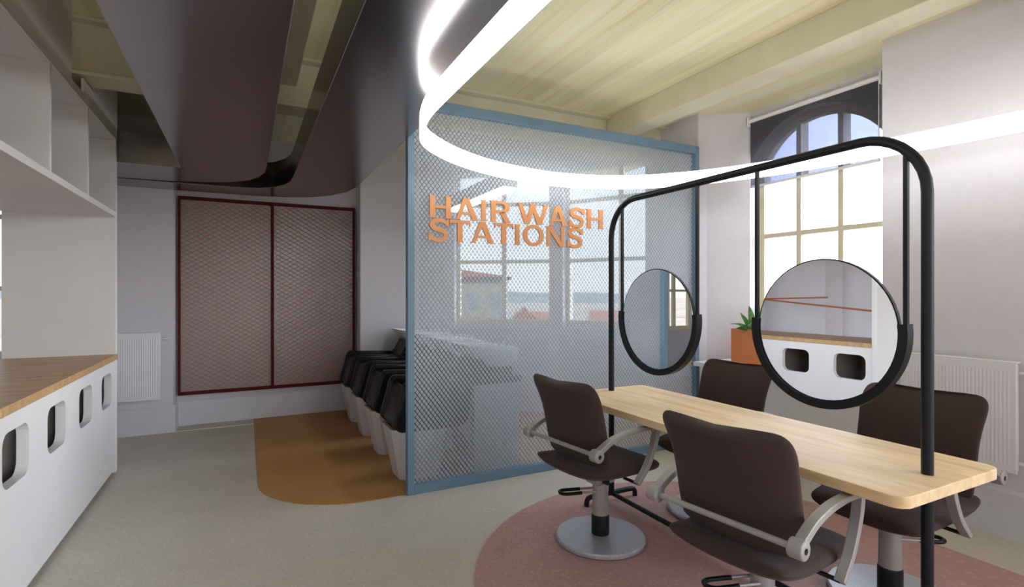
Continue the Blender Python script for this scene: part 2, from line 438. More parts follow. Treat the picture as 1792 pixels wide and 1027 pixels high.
# ------------------------------------------------------------------ suspended dark metal ceiling panels
ZS0, ZS1 = 2.62, 2.89
inner = [(-.515, -3), (.168, -3), (.168, 5.1)] + [(.16, 5.35), (.12, 5.58), (.03, 5.80), (-.13, 5.97), (-.38, 6.11), (-.7, 6.19), (-1.2, 6.225), (-2.32, 6.235), (-2.32, 5.49), (-.515, 5.49)]
outer = [(.407, -3), (.407, 5.4), (.40, 5.66), (.36, 5.86), (.27, 6.06), (.12, 6.19), (-.1, 6.245), (-.5, 6.262), (-1.2, 6.268), (-2.32, 6.27), (-2.32, 6.70), (-.3, 6.70), (.1, 6.685), (.42, 6.62), (.68, 6.49), (.88, 6.27), (1.0, 5.98), (1.04, 5.66), (1.045, 5.4), (1.045, -3)]
def ceil_panel(poly, label, spots):
    r = empty('ceiling_panel', label, 'ceiling panel', (spots[0][0], spots[0][1], ZS0))
    off = Vector(r.location)
    o = MB().prism(poly, ZS0, ZS1).build('panel_body', M['dark_metal'], r, bevel=.004); o.location = -off
    for (x, y) in spots:
        h = MB().cyl((x, y, ZS1), .012, 2.965 - ZS1).build('hanger_rod', M['steel'], r); h.location = -off
    return r
ceil_panel(inner, 'broad dark brushed metal ceiling panel left of the slot', [(-.2, 4.5), (-.2, 1.0)])
ceil_panel(outer, 'dark brushed metal ceiling panel wrapping round the slot beside the light ring', [(.7, 4.5), (.7, 1.0)])

# ------------------------------------------------------------------ ring light
RZ, RH = 2.44, .055
ringp = [(.81, .6), (.81, 1.2), (.808, 1.8), (.81, 2.3), (.83, 2.62), (.93, 2.98), (1.12, 3.22), (1.38, 3.42), (1.72, 3.58), (2.16, 3.67), (2.55, 3.63), (2.9, 3.48), (3.15, 3.25), (3.36, 2.95), (3.55, 2.5), (3.68, 1.9), (3.77, 1.3), (3.79, .7), (3.79, 0), (3.6, -.75), (3.1, -1.3), (2.3, -1.5), (1.5, -1.3), (1.0, -.75), (.81, 0)]
rp = smooth_path(ringp, 4, close=True)
rl = empty('pendant_ring_light', 'large glowing white ring light looping above the styling table', 'ceiling light', (2.3, 1.1, RZ))
mb = MB(); rs = []
for i, p in enumerate(rp):
    a = Vector(rp[i - 1]); b = Vector(rp[(i + 1) % len(rp)]); t = (b - a).normalized(); n_ = Vector((t.y, -t.x)) * .012
    rs.append([(p[0] + s * n_.x - 2.3, p[1] + s * n_.y - 1.1, z) for s, z in ((-1, -RH), (1, -RH), (1, RH), (-1, RH))])
mb.rings(rs, close=True); mb.build('light_strip', M['led'], rl, smooth=True)
for (x, y, zt) in ((.81, .3, ZS0), (.81, -.3, ZS0), (.81, .7, ZS0)):
    MB().cyl((x - 2.3, y - 1.1, RH), .004, zt - RZ - RH - .001, 8).build('suspension_wire', M['steel'], rl)

# ------------------------------------------------------------------ blue screen with sign
PX0, PX1, PY0, PY1, PZ = 1.07, 4.035, 3.80, 3.86, 2.965
scr = empty('partition_screen', 'tall blue framed screen of frosted cell mesh dividing off the wash area', 'partition', (PX0, PY0, 0))
def sb(x0, x1, z0, z1, nm):
    return MB().box(x0 - PX0, x1 - PX0, 0, PY1 - PY0, z0, z1).build(nm, M['blue'], scr, bevel=.003)
fw = .052
sb(PX0, PX0 + fw, 0, PZ, 'stile'); sb(PX1 - fw, PX1, 0, PZ, 'stile')
sb(PX0 + fw, PX1 - fw, 0, .07, 'bottom_rail'); sb(PX0 + fw, PX1 - fw, PZ - .075, PZ, 'top_rail')
MB().box(fw, PX1 - PX0 - fw, .044, .050, .07, PZ - .075).build('mesh_pane', M['pane_mesh'], scr)

# lettering: outlines in a unit cell (cap height 1), built from strokes with small flared serifs
def stroke(mb, pts, w, y0, y1, z0, sx, ox, h):
    """ribbon of constant vertical-ish width w (cap units); pts in unit cell"""
    y0 -= .0001; n = len(pts); L = []; R = []
    for i, p in enumerate(pts):
        a = Vector(pts[max(i - 1, 0)]); b = Vector(pts[min(i + 1, n - 1)])
        a = Vector((a.x * sx, a.y * h)); b = Vector((b.x * sx, b.y * h)); t = (b - a).normalized(); nn = Vector((-t.y, t.x))
        ww = w[i] if isinstance(w, list) else w
        c = Vector((p[0] * sx, p[1] * h))
        L.append(c + nn * ww * h / 2); R.append(c - nn * ww * h / 2)
    rs = [[(ox + l.x, y0, z0 + l.y), (ox + l.x, y1, z0 + l.y), (ox + r.x, y1, z0 + r.y), (ox + r.x, y0, z0 + r.y)] for l, r in zip(L, R)]
    mb.rings(rs)
def quad(mb, pts, y0, y1, z0, sx, ox, h):
    y0 -= .0004 * (len(mb.v) // 8 % 9)
    mb.prism_ax([(ox + p[0] * sx, z0 + p[1] * h) for p in pts], y0, y1, 'y')
def vstem(xc, w, sx, h, lo=0, hi=1, fl=.03, top=True, bot=True):
    fl = .055
    """upright stem with flared serif ends; half width given in cap units, sx scaled"""
    k = w * h / sx / 2; s = fl * h / sx
    P = [(xc - k - (s if bot else 0), lo), (xc + k + (s if bot else 0), lo), (xc + k, lo + .06), (xc + k, hi - .06), (xc + k + (s if top else 0), hi), (xc - k - (s if top else 0), hi), (xc - k, hi - .06), (xc - k, lo + .06)]
    return P
def glyph(ch, x0, x1, z0, h, root):
    y0, y1 = PY0 + .030, PY0 + .0435
    sx = x1 - x0; mb = MB(); W = .25; k = W * h / sx; e = .055 * h / sx
    A = dict(y0=y0, y1=y1, z0=z0, sx=sx, ox=x0, h=h)
    if ch == 'H':
        quad(mb, vstem(k / 2 + e, W, sx, h), **A); quad(mb, vstem(1 - k / 2 - e, W, sx, h), **A)
        quad(mb, [(k + e, .44), (1 - k - e, .44), (1 - k - e, .57), (k + e, .57)], **A)
    elif ch == 'I':
        quad(mb, vstem(.5, W * .9, sx, h), **A)
    elif ch == 'T':
        quad(mb, vstem(.5, W, sx, h, hi=.86, top=False), **A)
        quad(mb, [(.03, .86), (.97, .86), (1, .74), (1, 1.0), (0, 1.0), (0, .74)][0:0] or [(.04, .86), (.96, .86), (.96, 1), (.04, 1)], **A)
        quad(mb, [(0, .74), (.04, .80), (.04, 1), (0, 1)], **A); quad(mb, [(.96, .80), (1, .74), (1, 1), (.96, 1)], **A)
    elif ch == 'A':
        d = .15 * h / sx
        quad(mb, [(.06, 0), (.06 + d, 0), (.50, .80), (.42, 1), (.36 + .0, 1)], **A)
        quad(mb, [(.94 - d * 1.6, 0), (.97, 0), (.60, 1), (.36, 1), (.45, .82)], **A)
        quad(mb, [(.24, .24), (.76, .24), (.72, .35), (.28, .35)], **A)
        quad(mb, [(0, 0), (.24, 0), (.19, .05), (.06, .05)], **A); quad(mb, [(.66, 0), (1, 0), (.95, .05), (.72, .05)], **A)
    elif ch == 'W':
        d = .20 * h / sx
        quad(mb, [(.02, 1), (.02 + d, 1), (.33, .18), (.36, 0), (.22, 0)], **A)
        quad(mb, [(.25, 0), (.37, 0), (.52, .70), (.50, 1), (.42, 1)], **A)
        quad(mb, [(.40, 1), (.40 + d, 1), (.74, .18), (.76, 0), (.62, 0)], **A)
        quad(mb, [(.66, 0), (.77, 0), (.98, 1), (.86, 1)], **A)
        for a_, b_ in ((0, .20), (.37, .60), (.80, 1)): quad(mb, [(a_, 1), (b_, 1), (b_ - .02, .95), (a_ + .02, .95)], **A)
    elif ch == 'N':
        quad(mb, vstem(.13, W * .72, sx, h), **A); quad(mb, vstem(.87, W * .72, sx, h), **A)
        quad(mb, [(.04, 1), (.30, 1), (.95, 0), (.72, 0)], **A)
    elif ch == 'R':
        quad(mb, vstem(k / 2 + e, W, sx, h), **A)
        c = .72; r1 = .28; r0 = .15
        pts = [(k + e, c + r1)] + [(.62 + math.cos(math.radians(a)) * .33, c + math.sin(math.radians(a)) * r1) for a in range(90, -91, -15)] + [(k + e, c - r1)]
        pin = [(k + e, c + r0)] + [(.58 + math.cos(math.radians(a)) * .14, c + math.sin(math.radians(a)) * r0) for a in range(90, -91, -15)] + [(k + e, c - r0)]
        rs = [[(x0 + p[0] * sx, yy, z0 + p[1] * h) for p, yy in ((a, y0), (a, y1), (b, y1), (b, y0))] for a, b in zip(pts, pin)]
        mb.rings(rs)
        quad(mb, [(.46, .46), (.68, .50), (.96, .05), (1, 0), (.72, 0)], **A)
    elif ch == 'O':
        rs = []
        for q in range(32):
            a = 2 * PI * q / 32; c, s = math.cos(a), math.sin(a)
            o = (x0 + sx * (.5 + .5 * c), z0 + h * (.5 + .53 * s)); i_ = (x0 + sx * (.5 + (.5 - k * .95) * c), z0 + h * (.5 + .37 * s))
            rs.append([(o[0], y0, o[1]), (o[0], y1, o[1]), (i_[0], y1, i_[1]), (i_[0], y0, i_[1])])
        mb.rings(rs, close=True)
    elif ch == 'S':
        p = smooth_path([(.90, .70), (.84, .83), (.68, .93), (.48, .945), (.26, .88), (.16, .73), (.28, .59), (.5, .53), (.74, .45), (.85, .29), (.76, .12), (.52, .05), (.28, .07), (.12, .20), (.06, .33)], 3)
        n = len(p); w = [(.12 + .10 * math.sin(PI * i / (n - 1)) ** .8) for i in range(n)]
        stroke(mb, p, w, **A)
        quad(mb, [(.90, .68), (.99, .68), (.99, 1.0), (.93, .98), (.80, .88)], **A)
        quad(mb, [(0, .34), (.10, .34), (.22, .12), (.08, .02), (0, .0)], **A)
    o = mb.build('letter', M['copper'], root)
    o.location = -Vector(root.location)
    return o
sign = empty('wall_sign', 'copper orange raised letters reading HAIR WASH STATIONS on the blue screen', 'sign', (1.241, PY0 + .03, 1.90))
L1x = [1.224, 1.411, 1.43, 1.631, 1.649, 1.698, 1.73, 1.914, 1.977, 2.272, 2.272, 2.463, 2.478, 2.637, 2.655, 2.843]
L2x = [1.222, 1.386, 1.391, 1.561, 1.563, 1.771, 1.769, 1.936, 1.951, 2.002, 2.028, 2.225, 2.246, 2.434, 2.458, 2.621]
for word, xs, z0 in (('HAIRWASH', L1x, 2.072), ('STATIONS', L2x, 1.897)):
    for i, ch in enumerate(word): glyph(ch, xs[2 * i] * 1.014, xs[2 * i + 1] * 1.014, (z0 - 1.5) * 1.014 + 1.5, .170, sign)

# ------------------------------------------------------------------ red framed copper mesh panel on the far wall
rm = empty('mesh_wall_panel', 'dark red framed copper diamond mesh panel on the far wall', 'wall panel', (-.68, 6.93, .35))
RW, RHH = 1.94, 2.25
def rb(x0, x1, z0, z1, nm): return MB().box(x0, x1, 0, .07, z0, z1).build(nm, M['red'], rm, bevel=.003)
rb(0, .025, 0, RHH, 'frame_stile'); rb(RW - .025, RW, 0, RHH, 'frame_stile'); rb(.025, RW - .025, 0, .035, 'frame_rail'); rb(.025, RW - .025, RHH - .035, RHH, 'frame_rail'); rb(RW / 2 - .016, RW / 2 + .016, .035, RHH - .035, 'mullion')
MB().box(.025, RW - .025, .05, .066, .035, RHH - .035).build('backing_sheet', M['backing'], rm)
def diamond_mesh(x0, x1, z0, z1, dw, dh, w, y0, y1):
    mb = MB(); slope = dh / dw
    for sg, yy in ((1, y0), (-1, y0)):
        c0 = (z0 - sg * slope * x0 if sg == 1 else z0 + slope * x0)
        lo, hi = (z0 - slope * x1, z1 - slope * x0) if sg == 1 else (z0 + slope * x0, z1 + slope * x1)
        c = math.ceil(lo / dh) * dh
        while c < hi:
            zz = lambda x: c + sg * slope * x
            xa, xb = x0, x1
            xs = sorted(((z0 - c) / (sg * slope), (z1 - c) / (sg * slope)))
            xa = max(xa, xs[0]); xb = min(xb, xs[1])
            if xb - xa > .004:
                h_ = w / 2 * math.sqrt(1 + slope ** 2)
                mb.prism_ax([(xa, zz(xa) - h_), (xb, zz(xb) - h_), (xb, zz(xb) + h_), (xa, zz(xa) + h_)], y0 + (.0012 if sg == 1 else 0), y1 + (.0012 if sg == 1 else 0), 'y')
            c += dh
    return mb
for x0 in (.025, RW / 2 + .016):
    diamond_mesh(x0, x0 + RW / 2 - .041, .035, RHH - .035, .09, .053, .0066, .024, .029).build('mesh_sheet', M['copper_mesh'], rm)

# ------------------------------------------------------------------ floor inlays
def stadium(cx, cy, r, y1, n=28): return [(cx + r * math.cos(PI * i / n), cy + r * math.sin(PI * i / n)) for i in range(n + 1)] + [(cx - r, y1), (cx + r, y1)]
tag(MB().prism(stadium(2.31, 1.97, 1.365, -1.2), 0, .004).build('floor_mat', M['lino_pink']), 'pink rounded floor mat under the styling table and chairs', 'floor mat')
op = [(.085, 6.97)] + [(.085 + .75 - .75 * math.cos(math.radians(a)), 4.55 - .72 * math.sin(math.radians(a))) for a in range(0, 91, 9)] + [(4.12, 3.83), (4.12, 4.5), (3.49, 5.56), (2.03, 6.68), (1.30, 6.68), (1.27, 6.97)]
tag(MB().prism(op, 0, .004).build('floor_mat', M['lino_orange']), 'orange brown floor mat with one rounded corner under the wash units', 'floor mat')

# ------------------------------------------------------------------ shelving counter on the left
CX, CB, CY0, CY1 = -.97, -1.69, 3.02, 5.47
sh = empty('shelf_counter', 'tall white shelving counter with rounded cut-outs along the left side', 'shelving', (CX, CY0, 0))
def cb(nm, x0, x1, y0, y1, z0, z1, m='white_board', bv=.002):
    return MB().box(x0 - CX, x1 - CX, y0 - CY0, y1 - CY0, z0, z1).build(nm, M[m], sh, bevel=bv)
cb('end_panel', CB, CX, CY1 - .05, CY1, 0, 2.79); cb('end_panel', CB, CX, CY0, CY0 + .05, 0, 2.79)
def rr2(y0, y1, z0, z1, r, n=5):
    out = []
    for (cy, cz, a0) in ((y1 - r, z1 - r, 0), (y0 + r, z1 - r, 90), (y0 + r, z0 + r, 180), (y1 - r, z0 + r, 270)):
        out += [(cy + r * math.cos(math.radians(a0 + 90 * k / n)), cz + r * math.sin(math.radians(a0 + 90 * k / n))) for k in range(n + 1)]
    return out
# front panel with four rounded cut-outs: every hole gets a frame of quads out to its own tile
fp = bmesh.new(); T = .05
def tile(ya, yb, za, zb, hole):
    n = len(hole); out = []
    cy = sum(p[0] for p in hole) / n; cz = sum(p[1] for p in hole) / n
    for p in hole:
        dy, dz = p[0] - cy, p[1] - cz
        k = min(((yb if dy > 0 else ya) - cy) / dy if abs(dy) > 1e-6 else 9, ((zb if dz > 0 else za) - cz) / dz if abs(dz) > 1e-6 else 9)
        out.append((cy + dy * k, cz + dz * k))
    # snap the nearest ray to each tile corner
    for c in ((ya, za), (ya, zb), (yb, za), (yb, zb)):
        i = min(range(n), key=lambda q: (out[q][0] - c[0]) ** 2 + (out[q][1] - c[1]) ** 2); out[i] = c
    fr = [fp.verts.new((0, *p)) for p in hole], [fp.verts.new((0, *p)) for p in out], [fp.verts.new((-T, *p)) for p in hole], [fp.verts.new((-T, *p)) for p in out]
    for i in range(n):
        j = (i + 1) % n
        fp.faces.new((fr[0][i], fr[0][j], fr[1][j], fr[1][i])); fp.faces.new((fr[2][i], fr[3][i], fr[3][j], fr[2][j])); fp.faces.new((fr[0][i], fr[2][i], fr[2][j], fr[0][j]))
def plate(ya, yb, za, zb):
    for x in (0, -T):
        fp.faces.new([fp.verts.new((x, a, b)) for a, b in ((ya, za), (yb, za), (yb, zb), (ya, zb))])
holes = [(3.13, 3.46), (3.735, 4.065), (4.35, 4.68), (4.955, 5.285)]
edges = [CY0 + .05, 3.60, 4.21, 4.82, CY1 - .05]
ZT = .945
for (h0, h1), a, b in zip(holes, edges, edges[1:]):
    tile(a - CY0, b - CY0, .55, ZT, rr2(h0 - CY0, h1 - CY0, .60, .86, .065)); plate(a - CY0, b - CY0, .035, .55)
bmesh.ops.remove_doubles(fp, verts=fp.verts, dist=1e-5); bmesh.ops.recalc_face_normals(fp, faces=fp.faces)
me = bpy.data.meshes.new('front_panel'); fp.to_mesh(me); fp.free(); me.materials.append(M['white_board'])
o = bpy.data.objects.new('front_panel', me); COL.objects.link(o); o.parent = sh; o.location = (-.004, 0, 0)
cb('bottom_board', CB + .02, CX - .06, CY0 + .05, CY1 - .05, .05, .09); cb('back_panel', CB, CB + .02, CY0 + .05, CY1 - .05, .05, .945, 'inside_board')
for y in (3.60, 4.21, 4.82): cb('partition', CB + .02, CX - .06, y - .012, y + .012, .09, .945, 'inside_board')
cb('shelf', CB, CX, CY0 + .05, CY1 - .05, 2.14, 2.183); cb('top_board', CB, CX - .016, CY0 + .05, CY1 - .05, 2.79, 2.815)
for y in (3.77, 4.56): cb('divider', CB, CX - .003, y, y + .03, 2.183, 2.79)
fa = MB()
fa.prism_ax([(CY0 - CY0, 2.79), (CY1 - CY0, 2.79), (CY1 - CY0, CEIL), (4.73 - CY0, CEIL), (4.73 - CY0, 2.945), (4.44 - CY0, 2.945), (4.44 - CY0, 2.845), (4.17 - CY0, 2.845), (4.17 - CY0, CEIL), (0, CEIL)], -.014, 0, 'x')
fa.build('fascia', M['white_board'], sh)
rod = MB(); rod.tube([(CB - CX + .03, 4.9 - CY0, 1.425), (CB - CX + .03, 3.07 - CY0, 1.27)], .011); rod.build('copper_rail', M['copper_rod'], sh)
rod = MB(); rod.tube([(CB - CX + .03, 4.9 - CY0, 1.425), (CB - CX + .03, 3.95 - CY0, 1.452)], .010); rod.build('copper_rail', M['copper_rod'], sh)
tag(MB().box(CB + .01, CX + .012, CY0 + .052, CY1 - .052, .947, .992).build('worktop', M['counter_wood'], bevel=.003), 'brown wood worktop lying on the white shelving counter', 'worktop')

# ------------------------------------------------------------------ radiators
def radiator(loc, rz, L, z0, z1, label, valve_end):
    r = empty('radiator', label, 'radiator', loc, rz, group='panel radiators')
    # local: x along, y=0 front, +y to wall, valve at x=L end or x=0
    mb = MB(); P = []
    n = int(L / .021); fr = []
    mb.box(0, L, .012, .03, z0, z1)
    mb.build('front_panel', M['radiator'], r, bevel=.006)
    rb_ = MB()
    for i in range(n):
        x = .03 + (L - .06) * (i + .5) / n
        q = .0065
        rb_.prism([(x - q, .012), (x - q * .5, .0102), (x + q * .5, .0102), (x + q, .012)], z0 + .05, z1 - .05)
    rb_.build('ribbing', M['radiator'], r)
    MB().box(.01, L - .01, .055, .07, z0 + .01, z1 - .01).build('back_panel', M['radiator'], r, bevel=.006)
    MB().box(0, L, .012, .072, z1 - .004, z1 + .008).build('top_grille', M['radiator'], r, bevel=.004)
    xv = L if valve_end else 0; s = 1 if valve_end else -1
    v = MB(); v.tube([(xv, .045, z1 - .06), (xv + s * .05, .045, z1 - .06)], .010); v.tube([(xv + s * .045, .045, z1 - .06), (xv + s * .085, .045, z1 - .06)], .019)
    v.build('valve', M['radiator'], r, smooth=True)
    xp = L - xv; p = MB(); p.tube([(xp, .045, z0 + .05), (xp - s * .04, .045, z0 + .05), (xp - s * .05, .045, z0 + .04), (xp - s * .05, .045, 0)], .009); p.build('pipe', M['radiator'], r, smooth=True); MB().tube([(xv, .045, z0 + .06), (xv + s * .03, .045, z0 + .06)], .012).build('drain_plug', M['radiator'], r, smooth=True)
    for x in (L * .2, L * .8): MB().box(x - .02, x + .02, .07, .1125, z0 + .1, z1 - .1).build('bracket', M['radiator'], r)
    return r
radiator((4.053, 2.02, 0), -PI / 2, .62, .425, 1.085, 'white ribbed panel radiator on the right wall behind the front chair', True)
radiator((-1.58, 6.605, 0), 0, .775, .375, 1.08, 'white ribbed panel radiator on the far wall left of the red mesh panel', True)

# ------------------------------------------------------------------ window bench, planter, blind
wb_ = empty('window_bench', 'white boxed window bench in the recess under the arched window', 'bench', (4.0, 3.0, 0))
bp = [(3.95, 3.75), (4.42, 3.75), (4.60, 3.66), (4.60, 2.46), (4.17, 2.17), (3.95, 2.17)]
lo = [(x - 4.0, y - 3.0) for x, y in [(3.975, 3.735), (4.40, 3.735), (4.58, 3.65), (4.58, 2.46), (4.155, 2.19), (3.975, 2.19)]]
MB().prism(lo, 0, .79).build('bench_body', M['white_board'], wb_, bevel=.002)
MB().prism([(x - 4.0, y - 3.0) for x, y in [(3.925, 3.775), (4.42, 3.775), (4.60, 3.68), (4.60, 2.44), (4.155, 2.165), (3.925, 2.165)]], .79, .832).build('bench_top', M['white_board'], wb_, bevel=.004)
pl = empty('planter', 'orange box planter with a broad leafed plant on the window bench', 'potted plant', (4.41, 3.40, .832))
mb = MB()
mb.rings([rrect(0, 0, .14, .22, .006, 0), rrect(0, 0, .14, .22, .006, .325), rrect(0, 0, .125, .205, .006, .325), rrect(0, 0, .125, .205, .006, .29)], cap1=False)
mb.build('planter_box', M['planter'], pl)
MB().box(-.128, .128, -.208, .208, .27, .305).build('soil', M['soil'], pl)
def leaf(mb, base_, g, L, W, droop):
    """g = (left, up, front) growth direction; blade faces the room"""
    left = Vector((-.891, .454, 0)); front = Vector((-.454, -.891, 0)); up = Vector((0, 0, 1))
    d = (left * g[0] + up * g[1] + front * g[2]).normalized(); n = 10; rs = []
    nn = (front + up * .45 - d * d.dot(front + up * .45)).normalized(); side = d.cross(nn)
    for i in range(n + 1):
        t = i / n
        p = Vector(base_) + d * (L * t) - up * (droop * L * t * t) + nn * (.04 * L * math.sin(PI * t))
        w = W * (math.sin(PI * min(1, .05 + t * .95)) ** .75) * (1 - .25 * t) + .0015
        rs.append([p - side * w / 2 + nn * .05 * w, p + nn * .0015, p + side * w / 2 + nn * .05 * w, p - nn * .0015])
    mb.rings(rs)
lv = MB(); st = MB()
for (b_, g, L, W, dr) in [((-.10, .0, .31), (.2, 1, .1), .25, .075, 0), ((-.10, .02, .31), (.55, .9, .1), .22, .055, .05), ((-.10, .0, .33), (.55, .8, .5), .17, .075, .5), ((-.10, .02, .31), (1, .75, .1), .27, .02, .35),
                          ((-.10, .03, .31), (1, .65, .2), .17, .05, .1), ((-.10, .03, .32), (1, .25, .1), .15, .045, .15), ((-.09, .0, .32), (.3, .8, .8), .13, .08, .3), ((-.09, -.02, .32), (-.1, 1, .1), .27, .03, .1), ((-.08, -.03, .32), (-.28, 1, 0), .42, .06, .1), ((-.08, -.03, .32), (-.5, 1, .2), .26, .05, .3),
                          ((0, -.06, .31), (-.4, 1, -.2), .34, .08, .2), ((0, -.06, .31), (-1, .8, 0), .28, .08, .4), ((0, .0, .31), (.2, 1, -.6), .28, .07, .3), ((0, -.1, .31), (-.8, .6, .6), .24, .08, .4), ((.03, -.04, .31), (0, 1, -1), .26, .07, .4)]:
    leaf(lv, b_, g, L, W, dr)
lv.build('foliage', M['leaf'], pl, smooth=True); st.tube([(-.09, .0, .29), (-.085, -.01, .36), (-.08, -.02, .43)], .008, 8); st.build('stem', M['stem'], pl, smooth=True)

bl = empty('roller_blind', 'dark see-through roller blind half lowered over the arched window', 'blind', (4.60, 3.04, 3.28))
def bb(nm, x0, x1, y0, y1, z0, z1, m, **k): return MB().box(x0 - 4.60, x1 - 4.60, y0 - 3.04, y1 - 3.04, z0 - 3.28, z1 - 3.28).build(nm, M[m], bl, **k)
bb('fabric', 4.599, 4.601, 2.43, 3.655, 2.59, 3.28, 'blind')
t = MB(); t.tube([(0, -.62, -.02), (0, .625, -.02)], .022, 16); t.build('roller_tube', M['window_white'], bl, smooth=True)
bb('bottom_bar', 4.59, 4.61, 2.43, 3.655, 2.575, 2.597, 'window_white', bevel=.004)
bb('bracket', 4.57, 4.635, 3.662, 3.672, 3.20, 3.30, 'window_white'); bb('bracket', 4.57, 4.625, 2.412, 2.424, 3.20, 3.30, 'window_white')
c = MB(); c.tube([(-.03, -.615, -.02), (-.03, -.615, -1.7)], .003, 6); c.build('pull_chain', M['window_white'], bl)

# ------------------------------------------------------------------ styling table with mirror frame
SX, SY = 2.355, 2.06
stn = empty('styling_table', 'oak styling table pierced by a black tube frame carrying two round mirrors', 'table', (SX, SY, 0))
Y0, Y1 = 1.075 - SY, 3.04 - SY
tt = MB(); tt.rings([rrect(0, -.005, .36, 1.075, .055, z, 8) for z in (.757, .80)]); tt.build('tabletop', M['table_wood'], stn, bevel=.003)
R_ = .25; ZB = 2.147; tr = .0205
path = [(0, Y0, .055)] + [(0, Y0, z) for z in (.5, 1.0, 1.5, ZB - R_)]
path += [(0, Y0 + R_ - R_ * math.cos(math.radians(a)), ZB - R_ + R_ * math.sin(math.radians(a))) for a in range(10, 91, 10)]
path += [(0, Y1 - R_ + R_ * math.sin(math.radians(a)), ZB - R_ + R_ * math.cos(math.radians(a))) for a in range(0, 91, 10)]
path += [(0, Y1, 1.5), (0, Y1, 1.0), (0, Y1, .5), (0, Y1, .055)]
fr = MB(); fr.tube(path, tr, 16); fr.build('frame_tube', M['black'], stn, smooth=True)
MB().tube([(0, Y0, .06), (0, Y1, .06)], .016, 12).build('stretcher', M['black'], stn, smooth=True)
for y in (Y0, Y1):
    p = smooth_path([(-.215, y, .0), (-.215, y, .035), (-.19, y, .06), (-.1, y, .062), (0, y, .062), (.1, y, .062), (.19, y, .06), (.215, y, .035), (.215, y, .0)], 3)
    MB().tube(p, .018, 12).build('foot', M['black'], stn, smooth=True)
def ztop(y):
    e = min(y - Y0, Y1 - y)
    return ZB if e >= R_ else ZB - R_ + math.sqrt(R_ ** 2 - (R_ - e) ** 2)
def mirror(yc):
    y = yc - SY; zc = 1.335; rg = .318
    for s in (-1, 1):
        q = MB(); q.box(-.008, .008, y + s * .342 - .008, y + s * .342 + .008, zc + .04, ztop(y + s * .342)); q.build('hanger_rod', M['black'], stn)
    n = 64
    g = MB(); g.tube([(-.010, y, zc), (-.006, y, zc), (.006, y, zc), (.010, y, zc)], [rg, rg + .002, rg + .002, rg], n)
    mo = g.build('mirror', M['mirror'], stn)
    c = MB(); rs = []
    for i in range(33):
        a = math.radians(-187 + 194 * i / 32)
        rs.append([(x, y + r * math.cos(a), zc + .04 * 1 + r * math.sin(a) - .04) for x, r in ((-.022, .322), (.022, .322), (.022, .358), (-.022, .358))])
    c.rings(rs); c.build('cradle', M['black'], mo, smooth=True)
    e = MB(); e.rings([[(x, y + r * math.cos(2 * PI * k / 48), zc + r * math.sin(2 * PI * k / 48)) for x, r in ((-.009, rg), (.009, rg), (.009, rg + .006), (-.009, rg + .006))] for k in range(48)], close=True)
    e.build('rim', M['black'], mo, smooth=True)
mirror(2.575); mirror(1.49)

